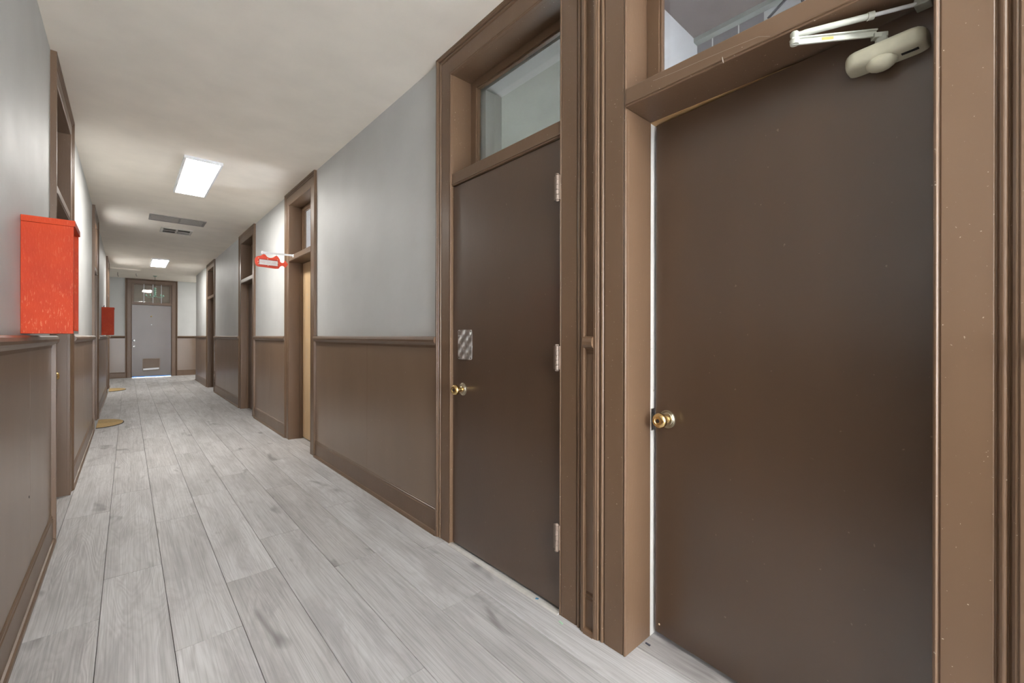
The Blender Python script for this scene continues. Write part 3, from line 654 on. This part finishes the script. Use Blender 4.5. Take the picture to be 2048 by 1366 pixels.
MB().box(-.036, -.026, .030, .062, 1.8732, 1.878).build('adjusting_slot', 'dark', t)
def loc(x, y, z):   # world -> door frame
    v = Matrix.Rotation(-ANG, 3, 'Z') @ Vector((x - HX, y - HY, 0)); return Vector((v.x, v.y, z))
P = loc(1.452, .196, 1.94); E = loc(1.325, .356, 1.95); SH = loc(1.452, .117, 1.985)
MB().lathe([(0, .013), (.02, .013), (.024, .010), (.03, .010)], (P.x, P.y, 1.915), (0, 0, 1), 20).build('spindle', 'cream_arm', t)
d = (E - P); d.z = 0; d.normalize(); nn = Vector((-d.y, d.x, 0))
def strap(mb, a, b, z0, z1, w):
    mb.sweep([[(p + nn * s * w + Vector((0, 0, z - p.z))) for s, z in ((-1, z0), (1, z0), (1, z1), (-1, z1))] for p in (a, b)])
arm = MB(); strap(arm, P + d * .012, E + d * .008, 1.943, 1.959, .0032); strap(arm, P - d * .011, P + d * .02, 1.937, 1.950, .009)
strap(arm, P + d * .012, E + d * .010, 1.956, 1.960, .009)
ao = arm.build('main_arm', 'cream_arm', t, bevel=.0015)
q = MB(); m = P.lerp(E, .62); strap(q, m - d * .014, m + d * .014, 1.9465, 1.954, .0036); q.build('sticker', 'yellow', ao)
MB().lathe([(0, .010), (.004, .011), (.012, .011), (.014, .009), (.022, .009), (.024, .0105), (.030, .0105), (.034, .007)], (E.x, E.y, 1.944), (0, 0, 1), 20).build('elbow', 'cream_arm', t)
F0 = Vector((E.x, E.y, 1.969)); mid = F0.lerp(SH, .60)
MB().tube([F0, F0.lerp(SH, .06), F0.lerp(SH, .08), mid], [.0065, .0065, .0078, .0078], 14).build('forearm_tube', 'cream_arm', t)
MB().tube([F0.lerp(SH, .585), F0.lerp(SH, .635)], .0098, 14).build('collar', 'cream_arm', t)
MB().tube([mid, SH], .0048, 12).build('forearm_rod', 'bracket', t)
sh = MB().box(SH.x - .012, SH.x + .03, SH.y - .014, SH.y + .016, 1.9775, 1.9945); sh.build('shoe', 'cream_arm', t, bevel=.002)

# ------------------------------------------------------------------ litter and threads
def scrap(name, x, y, lx, ly, rz, mat, label, cat, h=.0025):
    c, s = math.cos(rz), math.sin(rz)
    P4 = [(x + a * c - b * s, y + a * s + b * c) for a, b in ((-lx, -ly), (lx, -ly), (lx * .9, ly), (-lx, ly * .8))]
    tag(MB().sweep([[(px, py, z) for px, py in P4] for z in (.0003, h)]).build(name, mat, origin=(x, y, 0)), label, cat)
scrap('paper_scrap', 1.318, 1.174, .011, .004, R(-100), 'scrap_green', 'tiny pale green scrap on the floor beside the door frame', 'scrap')
scrap('foil_scrap', 1.472, .873, .010, .004, R(-95), 'scrap_dark', 'tiny dark scrap on the floor at the ajar door threshold', 'scrap')
scrap('tape_scrap', 1.352, 1.345, .007, .004, R(-60), 'scrap_blue', 'tiny blue scrap on the strip under the closed door', 'scrap', .009)
b = MB(); p = [Vector(unpx(x, y, .0 + yy)) for x, y, yy in ()]
wx = XR - .0245
def bar_pt(y, z): return (wx, y, z)
wb_ = MB().tube([bar_pt(y, z) for y, z in ((.78, 2.042), (.70, 2.036), (.62, 2.033), (.54, 2.0285), (.45, 2.022), (.42, 2.008))], (.0003), 6)
wb_.tube([(wx, .55, 2.012), (wx - .001, .548, 2.0), (wx, .546, 1.992)], [.0012, .0016, .0006], 6)
tag(wb_.build('cobweb', 'web', origin=(wx, .6, 2.03)), 'pale cobweb thread across the bar above the ajar door', 'cobweb')
# wires in the store room behind the dusty transom
for i, pts in enumerate(([(2.27, .72, 2.68), (2.25, .64, 2.715), (2.25, .56, 2.72), (2.26, .50, 2.76)], [(2.285, .66, 2.60), (2.28, .60, 2.66), (2.28, .54, 2.69), (2.285, .50, 2.70)], [(2.26, .57, 2.765), (2.25, .575, 2.68), (2.26, .56, 2.56)], [(2.26, .50, 2.765), (2.255, .49, 2.66), (2.27, .46, 2.5)])):
    tag(MB().tube(pts, .006, 8).build('electrical_wire', 'wire', origin=pts[0]), 'dark wires on the white store wall seen through the dusty transom', 'wire', 'wires behind the dusty transom')

for o in bpy.data.objects:
    if '_o' in o: del o['_o']
